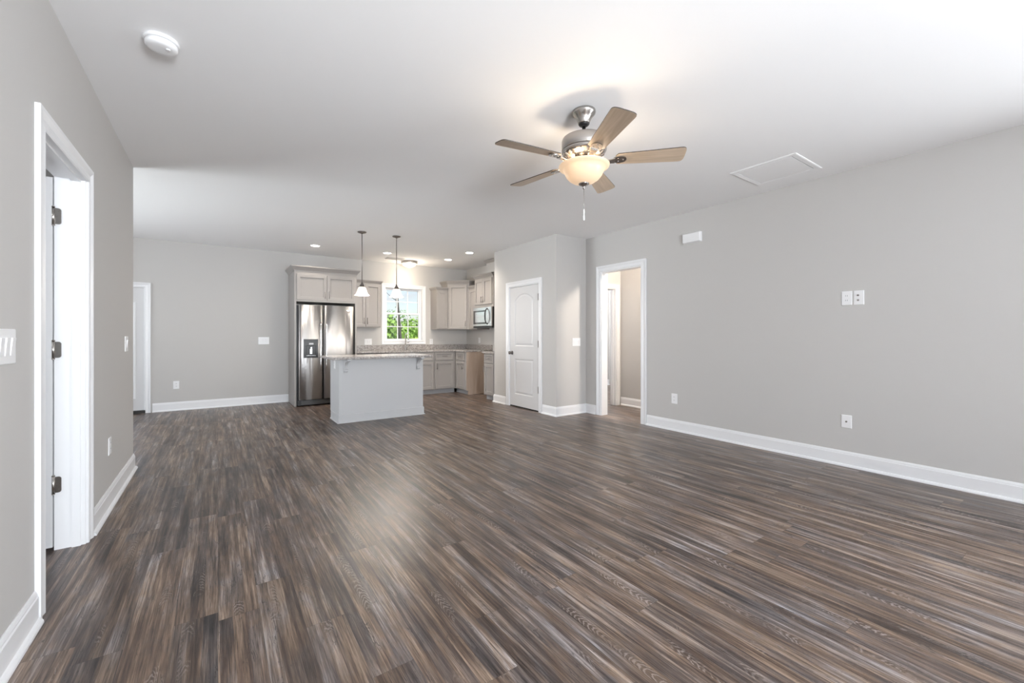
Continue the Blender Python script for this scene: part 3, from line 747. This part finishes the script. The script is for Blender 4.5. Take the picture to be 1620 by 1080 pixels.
# ------------------------------------------------------------------ island
ix0, ix1, iy0, iy1 = 1.385, 2.63, 6.0, 6.52
t = thing('kitchen_island', 'light grey panelled kitchen island in front of the refrigerator', 'kitchen island', (ix0, iy0, 0))
mb = MB((ix0, iy0, 0)); mb.box(ix0, ix1, iy0, iy1, .10, .889); mb.box(ix0, ix1, iy0, iy1 - .06, 0.001, .10); obj('body', mb, M_ISL, t, .002)
mb = MB((ix0, iy0, 0))
IB = [(0, 0), (.024, 0), (.022, .012), (.012, .018), (.012, .110), (.004, .120), (0, .120)]
poly = [(ix0, iy0), (ix1, iy0), (ix1, iy1 - .06), (ix0, iy1 - .06)]
mb.rings([[(x, y, z + .001) for x, y in offset_poly(poly, (1, 1, 0, 1), o)] for o, z in IB[1:]], False, False)
obj('base_moulding', mb, M_ISL, t)
for a, b in ((0, .62), (.622, 1.243)):
    dd = shaker(t, 'door', -b, -a, .11, .86, m=M_ISL); dd.location = (0, iy1 - iy0, 0); dd.rotation_euler = (0, 0, PI); pull(dd, -.60 if a == 0 else -.645, .75)
def corbel(x):
    mb = MB(); z1 = .889 - 0.0; y0 = iy0
    # side profile (outward from the island front, height)
    P = [(0, .0), (.20, .0), (.20, -.018), (.185, -.03)]
    P += [(.185 - .16 * math.sin(a) ** .9 * 1.0, -.03 - .105 * (1 - math.cos(a))) for a in [PI / 2 * k / 8 for k in range(1, 9)]]
    P += [(.045, -.150), (.05, -.165), (.038, -.182), (.018, -.186), (0, -.175)]
    mb.prism(P, lambda u, v, s: (x + (s - .5) * .045 - ix0, -u, z1 + v))
    mb.lathe([(.018, -.026), (.018, .026)], (x - ix0, -.030, z1 - .162), 14, axis='x')
    mb.box(x - .028 - ix0, x + .028 - ix0, -.01, 0, z1 - .20, z1)
    mb.box(x - .028 - ix0, x + .028 - ix0, -.205, 0, z1 - .012, z1)
    return obj('corbel', mb, M_ISL, t, .002)
corbel(1.47); corbel(2.54)
t = thing('island_countertop', 'granite slab overhanging the front of the kitchen island', 'worktop', (1.25, 5.79, .8895))
obj('slab', MB((1.25, 5.79, .8895)).box(1.25, 2.70, 5.79, 6.60, .8895, .9215), M_GRAN, t, .004)

# ------------------------------------------------------------------ wall plates (local: plate in xz, front -y, centre at origin)
def plate_mb(w, h): return MB().rings([rect(-w / 2, w / 2, -h / 2, h / 2, 0), rect(-w / 2, w / 2, -h / 2, h / 2, -.003), rect(-w / 2 + .004, w / 2 - .004, -h / 2 + .004, h / 2 - .004, -.006)])
def outlet(label, loc, rz, w=.078, h=.122, group='white power outlets'):
    t = thing('wall_outlet', label, 'outlet', loc, rz, group); obj('plate', plate_mb(w, h), M_PLAST, t)
    for z in (-.021, .021):
        r = obj('receptacle', MB().rings([rect(-.016, .016, z - .013, z + .013, -.006), rect(-.016, .016, z - .013, z + .013, -.0075)]), M_PLAST, t)
        obj('slots', MB().box(-.008, -.005, -.0079, -.0074, z - .003, z + .007).box(.005, .008, -.0079, -.0074, z - .003, z + .007), M_SLOT, r)
    return t
def coax(label, loc, rz, holes=((0, 0),), w=.078, h=.122, name='cable_plate'):
    t = thing(name, label, 'wall plate', loc, rz, 'white cable plates'); obj('plate', plate_mb(w, h), M_PLAST, t)
    for x, z in holes: obj('connector', MB().lathe([(.008, -.006), (.008, -.010), (.005, -.011), (.005, -.018)], (x, 0, z), 12, axis='y'), M_NICK, t)
    return t
def switch(label, loc, rz, n=1, w=None, h=.125):
    w = w or (.078 + .046 * (n - 1))
    t = thing('light_switch', label, 'light switch', loc, rz, 'white light switches'); obj('plate', plate_mb(w, h), M_PLAST, t)
    for k in range(n):
        x = (k - (n - 1) / 2) * (w - .03) / max(n, 1.0001) if n > 1 else 0
        mb = MB(); mb.rings([[(x - .0165, -.006, -.033), (x + .0165, -.006, -.033), (x + .0165, -.006, .033), (x - .0165, -.006, .033)],
                             [(x - .0155, -.008, -.032), (x + .0155, -.008, -.032), (x + .0155, -.013, .032), (x - .0155, -.013, .032)]])
        obj('rocker', mb, M_PLAST, t)
    return t
RL = PI / 2      # faces +X (left wall)
RR = -PI / 2     # faces -X
switch('white triple rocker switch plate on the left wall at the photo edge, before the doorway', (XL, 2.245, 1.172), RL, 3, .175, .13)
outlet('white outlet low on the left wall beyond the open doorway', (XL, 4.0, .43), RL)
switch('white switch on the left wall near its far end', (XL, 4.65, 1.145), RL, 1, .12)
outlet('white outlet low on the far wall near the glazed door', (-.562, YF, .414), 0, .078, .13)
switch('white triple switch plate on the far wall left of the refrigerator', (.677, YF, 1.124), 0, 3, .17, .13)
switch('white triple switch plate above the worktop left of the kitchen window', (2.535, YF, 1.088), 0, 3, .15)
outlet('white outlet above the worktop right of the kitchen window', (3.935, YF, 1.085), 0)
outlet('white outlet above the worktop on the right kitchen wall', (XR, 7.95, 1.11), RR)
switch('white triple switch plate on the short wall beside the cased opening', (4.628, YP0, 1.115), 0, 3, .17)
outlet('white outlet low on the right wall near the cased opening', (XR, 3.154, .408), RR, .08, .128)
outlet('white outlet halfway up the right wall, the left of the side-by-side pair', (XR, 1.392, 1.56), RR, .078, .13)
coax('white cable plate with two dark jacks, right of the side-by-side pair', (XR, 1.304, 1.56), RR, ((-.004, .022), (-.004, -.022)), .075, .13)
coax('white cable plate low on the right wall below the side-by-side pair', (XR, 1.394, .416), RR, ((0, 0),), .078, .12)
o = outlet('white outlet on the left end of the kitchen island under the worktop', (ix0, 6.26, .80), RR, .075, .115)
t = thing('door_chime', 'white rectangular door chime box high on the right wall', 'door chime', (XR, 2.905, 2.415), RR)
obj('cover', MB().rings([rect(-.115, .115, -.058, .058, 0), rect(-.115, .115, -.058, .058, -.035), rect(-.108, .108, -.051, .051, -.045)]), M_PLAST, t, .004)
obj('base', MB().box(-.118, .118, -.006, 0, -.061, .061), M_PLAST, t)

# ------------------------------------------------------------------ ceiling items
t = thing('smoke_detector', 'round white smoke detector on the ceiling at upper left', 'smoke detector', (-.243, 2.77, ZC))
obj('base', MB().lathe([(.075, 0), (.076, -.010), (.073, -.016), (.066, -.017)], n=40), M_PLAST, t)
obj('gap_ring', MB().lathe([(.066, -.015), (.066, -.020)], n=40), M_SLOT, t)
obj('cover', MB().lathe([(.069, -.019), (.0695, -.034), (.064, -.043), (.050, -.047), (.030, -.049)], n=40), M_PLAST, t)
obj('test_button', MB().lathe([(.010, -.047), (.010, -.052), (.006, -.053)], (.028, -.02, 0), 14), M_PLAST, t)
# attic hatch
ax0, ax1, ay0, ay1 = 3.995, 4.555, 1.49, 2.03
t = thing('attic_hatch', 'white square attic access hatch in the ceiling near the right wall', 'attic hatch', (ax0, ay0, ZC))
mb = MB(); q = lambda i, z: [(i, i, z), (ax1 - ax0 - i, i, z), (ax1 - ax0 - i, ay1 - ay0 - i, z), (i, ay1 - ay0 - i, z)]
mb.rings([q(0, 0), q(0, -.005), q(.01, -.008), q(.045, -.006), q(.047, 0)], False, False); obj('frame', mb, M_CEIL, t)
obj('panel', MB().rings([q(.053, 0), q(.053, -.005), q(.056, -.006)]), M_CEIL, t)
mb = MB(); mb.rings([q(.047, -.0005), q(.053, -.0005)], False, False); obj('gap', mb, M_SLOT, t)
# kitchen ceiling register
t = thing('ceiling_vent', 'grey slotted air register in the kitchen ceiling behind the pendants', 'air vent', (2.90, 7.98, ZC))
obj('frame', MB().box(-.17, .17, -.09, -.07, -.012, 0).box(-.17, .17, .07, .09, -.012, 0).box(-.17, -.15, -.07, .07, -.012, 0).box(.15, .17, -.07, .07, -.012, 0), M_VENT, t)
mb = MB()
for k in range(9): y = -.062 + k * .0155; mb.rings([[(-.15, y, -.001), (.15, y, -.001), (.15, y + .010, -.010), (-.15, y + .010, -.010)], [(-.15, y + .002, -.001), (.15, y + .002, -.001), (.15, y + .012, -.010), (-.15, y + .012, -.010)]])
obj('louvres', mb, M_VENT, t); obj('backing', MB().box(-.15, .15, -.07, .07, -.0008, 0), M_SLOT, t)
# downlights
t = None
spots = [((1.366, 7.60), 'round recessed downlight in the kitchen ceiling nearest the refrigerator cabinet'), ((2.59, 7.53), 'round recessed downlight just left of the right pendant rod'),
         ((3.83, 7.50), 'round recessed downlight in the kitchen ceiling, the farther of the two at right'), ((3.84, 6.66), 'round recessed downlight in the kitchen ceiling, the nearest to the pantry')]
for (x, y), lab in spots:
    if t is None:
        t = thing('downlight', lab, 'ceiling light', (x, y, ZC), 0, 'recessed kitchen downlights')
        obj('trim_ring', MB().rings([[((r) * math.cos(a), r * math.sin(a), z) for a in [2 * PI * k / 32 for k in range(32)]] for r, z in ((.092, 0), (.090, -.004), (.070, -.006), (.068, -.001))], False, False), M_PLAST, t)
        obj('lens', MB().lathe([(.068, -.001), (.068, -.004), (.060, -.005)], n=32), M_CAN, t)
    else: dup(t, (x, y, ZC), lab)
    l = light('downlight_beam', 'SPOT', (x, y, ZC - .012), (0, 0, 0), 15 if x < 2 else 44, (1, .90, .78), rad=.06); l.data.spot_size = math.radians(140); l.data.spot_blend = .8
# flush mount
t = thing('flush_mount_light', 'flush ceiling light with frosted glass dome and nickel ring above the window', 'ceiling light', (3.265, 8.14, ZC))
obj('pan', MB().lathe([(.155, 0), (.165, -.012), (.165, -.032), (.150, -.042)], n=40), M_NICK, t)
obj('glass_dome', MB().lathe([(.150, -.035), (.148, -.055), (.125, -.085), (.085, -.110), (.035, -.125), (.006, -.128)], n=40), M_FLUSH, t)
obj('finial', MB().lathe([(.010, -.126), (.012, -.134), (.005, -.145)], n=14), M_NICK, t)
light('flush_mount_bulb', 'POINT', (3.265, 8.14, ZC - .34), (0, 0, 0), 7.5, (1, .86, .68), rad=.13)
# pendants
def pendant(loc, lab):
    t = thing('pendant_light', lab, 'pendant light', loc, 0, 'pendants over the island')
    obj('canopy', MB().lathe([(.062, 0), (.064, -.006), (.058, -.014), (.022, -.024), (.010, -.032)], n=32), M_NICKD, t)
    obj('rod', MB().lathe([(.0055, -.028), (.0055, -.75)], n=12), M_NICKD, t)
    obj('socket_cup', MB().lathe([(.008, -.735), (.012, -.75), (.016, -.765), (.030, -.782), (.034, -.80), (.040, -.815), (.038, -.823)], n=28), M_NICKD, t)
    P = [(.034, -.812), (.046, -.818), (.056, -.835), (.066, -.865), (.076, -.895), (.090, -.918), (.105, -.932), (.107, -.936)]
    obj('glass_shade', MB().lathe(P + [(r - .003, z + .0015) for r, z in P[::-1]], n=40, cap0=False, cap1=False), M_SHADE, t)
    obj('bulb', MB().lathe([(.010, -.82), (.014, -.84), (.026, -.865), (.028, -.885), (.018, -.905), (.004, -.912)], n=20), M_BULB, t)
    return t
p1 = pendant((1.757, 6.21, ZC), 'pendant with bright white glass shade over the left part of the island')
dup(p1, (2.275, 6.19, ZC), 'pendant seen against the kitchen window, over the right part of the island')
for x, y in ((1.757, 6.21), (2.275, 6.19)): light('pendant_bulb', 'POINT', (x, y, ZC - .95), (0, 0, 0), 17, (1, .92, .82), rad=.03)

# ------------------------------------------------------------------ ceiling fan
FX, FY, FR, FZ = 2.07, 2.03, .651, 2.402
t = thing('ceiling_fan', 'brushed nickel ceiling fan with five light wood blades and lit amber glass bowl', 'ceiling fan', (FX, FY, ZC))
z = lambda h: h - ZC
obj('canopy', MB().lathe([(.078, 0), (.079, -.010), (.076, -.020), (.060, -.036), (.047, -.058), (.040, -.078), (.038, -.086)], n=48), M_NICK, t)
obj('collar', MB().lathe([(.037, -.084), (.034, -.094), (.022, -.102), (.014, -.104)], n=32), M_BLACK, t)
obj('downrod', MB().lathe([(.0125, -.10), (.0125, -.20)], n=20), M_NICK, t)
obj('motor_housing', MB().lathe([(.020, z(2.568)), (.045, z(2.566)), (.120, z(2.560)), (.146, z(2.552)), (.150, z(2.540)), (.150, z(2.478)), (.146, z(2.472))], n=56), M_NICK, t)
mh = obj('vented_ring', MB().lathe([(.146, z(2.473)), (.150, z(2.468)), (.138, z(2.448)), (.112, z(2.432)), (.080, z(2.428))], n=56), M_NICK, t)
mb = MB()
for k in range(20):
    a = 2 * PI * k / 20; r = .127
    c_, s_ = math.cos(a), math.sin(a); zz = z(2.4385)
    mb.rings([[(c_ * (r + du) - s_ * dv, s_ * (r + du) + c_ * dv, zz + du * .62 + dz) for du, dv in ((-.011, -.005), (.011, -.005), (.011, .005), (-.011, .005))] for dz in (-.0035, .003)])
obj('slots', mb, M_SLOT, mh)
# blades
PH = math.radians(171.92); PITCH = math.radians(12)
ROT = Matrix
def blade_pts(y_at):
    pass
for k in range(5):
    a = PH + 2 * PI * k / 5
    # local frame: u radial, v tangential (ccw), w up
    mb = MB(); prof = []
    r0, r1 = .215, FR
    top = []
    for i in range(9): # leading edge outward
        q = i / 8; top.append((r0 + .01 + (r1 - .050 - r0) * q, .055 + .018 * q))
    tip = []
    for j in range(1, 16):
        q = PI / 2 - PI * j / 16; sg = 1 if q > 0 else (-1 if q < 0 else 0)
        tip.append((r1 - .040 + .040 * abs(math.cos(q)) ** .55, .073 * sg * abs(math.sin(q)) ** .5))
    outline = top + tip + [(u, -v) for u, v in top[::-1]] + [(r0 - .006, -.035), (r0 - .012, 0), (r0 - .006, .035)]
    mb.prism(outline, lambda u, v, s: (u, v, s * .006))
    b = obj('blade', mb, [M_BLADE, M_BLADE_E], t)
    for p in b.data.polygons:
        if abs(p.normal.z) < .5: p.material_index = 1
    R = Matrix.Rotation(a, 4, 'Z') @ Matrix.Rotation(-PITCH, 4, 'X')
    b.matrix_local = Matrix.Translation((0, 0, z(FZ))) @ R
    # blade iron: arm + rounded shoe with scroll
    mb = MB()
    arm = [(.070, .0), (.095, -.004), (.125, -.012), (.160, -.012), (.205, -.007)]
    mb.rings([[(u, w_, zz) for w_, zz in ((-hw, h), (hw, h), (hw, h - .006), (-hw, h - .006))] for (u, h), hw in zip(arm, (.016, .013, .011, .018, .026))])
    shoe = [(.235 + .045 * math.cos(q), .037 * math.sin(q)) for q in [2 * PI * j / 24 for j in range(24)]]
    mb.prism(shoe, lambda u, v, s: (u, v, -.0005 - .006 * s))
    for uu, vv in ((.225, -.017), (.225, .017), (.258, 0)): mb.lathe([(.005, -.006), (.004, -.0095)], (uu, vv, 0), 10)
    ring = [(.150 + .020 * math.cos(q), .020 * math.sin(q) , -.016) for q in [2 * PI * j / 16 for j in range(17)]]
    mb.tube(ring, .0035, 6, False)
    ir = obj('blade_iron', mb, M_NICK, t); ir.matrix_local = Matrix.Translation((0, 0, z(FZ))) @ R
obj('switch_housing', MB().lathe([(.060, z(2.430)), (.060, z(2.400)), (.070, z(2.395)), (.072, z(2.378)), (.050, z(2.374))], n=40), M_NICK, t)
BP = [(.171, 2.370), (.168, 2.360), (.152, 2.354), (.139, 2.344), (.131, 2.326), (.121, 2.304), (.102, 2.281), (.076, 2.263), (.045, 2.252), (.018, 2.248)]
bo = obj('glass_bowl', MB().lathe([(r, z(h)) for r, h in BP] + [(max(r - .004, .012), z(h + .003)) for r, h in BP[::-1]], n=64, cap0=False, cap1=False), M_BOWL, t)
obj('finial', MB().lathe([(.006, z(2.262)), (.036, z(2.253)), (.036, z(2.246)), (.022, z(2.238)), (.010, z(2.232)), (.007, z(2.222)), (.009, z(2.217)), (.003, z(2.212))], n=28), M_NICK, t)
ch = obj('pull_chain', MB().tube([(0, 0, z(2.215)), (.001, 0, z(2.12)), (0, 0, z(2.075))], .0012, 6), M_NICK, t)
obj('fob', MB().lathe([(.002, z(2.078)), (.0055, z(2.07)), (.005, z(2.045)), (.003, z(2.04)), (.006, z(2.03)), (.006, z(2.005)), (.002, z(1.998))], n=14), M_PLAST, ch)
for k, a in enumerate((math.radians(200), math.radians(320), math.radians(80))):
    x, y = .085 * math.cos(a), .085 * math.sin(a)
    obj('bulb', MB().lathe([(.008, z(2.375)), (.012, z(2.362)), (.019, z(2.345)), (.018, z(2.33)), (.006, z(2.320))], (x, y, 0), 16), M_BULB, t)
    light('fan_bulb', 'POINT', (FX + x * 1.25, FY + y * 1.25, 2.362), (0, 0, 0), 3.1, (1, .80, .58), rad=.022)

# hall and next rooms: unseen fittings and lamps added to brighten them
t2 = dup(bpy.data.objects['flush_mount_light'], (5.4, 3.0, ZC), 'added flush ceiling light, out of view inside the hall behind the right wall')
light('hall_fill', 'POINT', (5.4, 3.0, ZC - .25), (0, 0, 0), 85, (1, .88, .76), rad=.09)
t2 = dup(bpy.data.objects['flush_mount_light'], (6.4, 6.0, ZC), 'added flush ceiling light, out of view in the room beyond the hall')
light('spare_room_fill', 'POINT', (6.4, 6.0, ZC - .25), (0, 0, 0), 90, (.95, .97, 1), rad=.09)
t2 = dup(bpy.data.objects['flush_mount_light'], (-2.2, 2.6, ZC), 'added flush ceiling light, out of view in the room behind the left doorway')
light('bedroom_fill', 'POINT', (-2.2, 2.6, ZC - .25), (0, 0, 0), 10, (.95, .97, 1), rad=.09)

# ------------------------------------------------------------------ outdoors
def ground_mat():
    m = mat('grass_ground', (.16, .27, .07, 1), .9, bump=.3, bscale=8, var=.35); return m
struct('ground', MB().box(-60, 60, 8.8, 90, -1.2, -1.0), ground_mat())
M_BARK = mat('bark', (.10, .085, .085, 1), .9, bump=.6, bscale=30, var=.4)
def leaf_mat(name, c):
    m = mat(name, c, .6, var=.35, bscale=3); return m
LEAF = [leaf_mat('leaves_a', (.26, .44, .07, 1)), leaf_mat('leaves_b', (.15, .30, .06, 1)), leaf_mat('leaves_c', (.42, .58, .10, 1))]
def tree(name, lab, x, y, h, r, mt, n=2600, seed=1):
    rd = random.Random(seed); t = thing(name, lab, 'tree', (x, y, -1.0), 0, 'trees outside the window')
    obj('trunk', MB().tube([(0, 0, 0), (.1, 0, h * .4), (0, .05, h * .75)], [.14, .10, .04], 8), M_BARK, t)
    mb = MB(); blobs = [(rd.uniform(-.6, .6) * r, rd.uniform(-.6, .6) * r, h * .55 + rd.uniform(-.35, .38) * h * .9, rd.uniform(.35, .6) * r) for _ in range(11)]
    for i in range(n):
        bx, by, bz, br = rd.choice(blobs); d = Vector((rd.gauss(0, 1), rd.gauss(0, 1), rd.gauss(0, 1))).normalized() * br * rd.uniform(.7, 1.05)
        p = Vector((bx, by, bz)) + d; s_ = rd.uniform(.07, .14)
        a = Vector((rd.gauss(0, 1), rd.gauss(0, 1), rd.gauss(0, 1))).normalized(); b = a.cross(d.normalized()).normalized()
        a = (a - a.dot(d.normalized()) * d.normalized() * .6).normalized()
        vs = [mb.v(p + a * s_), mb.v(p + b * s_ * .5), mb.v(p - a * s_), mb.v(p - b * s_ * .5)]; mb.f(vs)
    obj('crown', mb, mt, t, normals=False)
# window looks along (x/y) ~ .34-.42 beyond y = 8.5
tree('leafy_tree', 'bright green tree behind the left lower panes of the kitchen window', 6.6, 19.0, 3.1, 1.25, LEAF[0], seed=3)
tree('leafy_tree', 'green tree behind the middle of the kitchen window, right of the dead trunk', 10.2, 24.0, 3.0, 1.3, LEAF[0], seed=5)
tree('leafy_tree', 'yellow-green bushy tree filling the lowest right panes of the kitchen window', 7.1, 15.2, 2.3, .95, LEAF[2], seed=6)
tree('leafy_tree', 'darker green tree farther off behind the right panes of the kitchen window', 13.6, 31.0, 2.9, 2.0, LEAF[1], seed=8)
tree('leafy_tree', 'dark green tree line far off behind the left panes of the kitchen window', 9.2, 30.0, 3.9, 2.2, LEAF[1], seed=10)
tree('leafy_tree', 'pale green tree low in the left corner of the kitchen window', 4.6, 14.8, 2.5, .9, LEAF[0], seed=11)
t = thing('bare_tree', 'dark dead tree trunk with a few bare branches outside the kitchen window', 'tree', (5.6, 14.9, -1.0))
obj('trunk', MB().tube([(.10, 0, 0), (.05, 0, 1.6), (-.02, 0, 2.6), (-.10, 0, 3.6), (-.15, 0, 4.6), (-.18, 0, 6.0)], [.075, .068, .06, .045, .035, .015], 10), M_BARK, t)
for k, (z0_, dx, dz, r_) in enumerate(((3.5, -.40, .35, .018), (3.8, -.32, .5, .016), (4.1, .3, .55, .016), (4.4, -.25, .5, .014), (3.0, .22, .2, .014), (4.5, .25, .6, .014))):
    obj('branch', MB().tube([(-.09, 0, z0_), (-.09 + dx * .5, .1, z0_ + dz * .4), (-.09 + dx, .15, z0_ + dz)], [r_, r_ * .7, r_ * .3], 6), M_BARK, t)
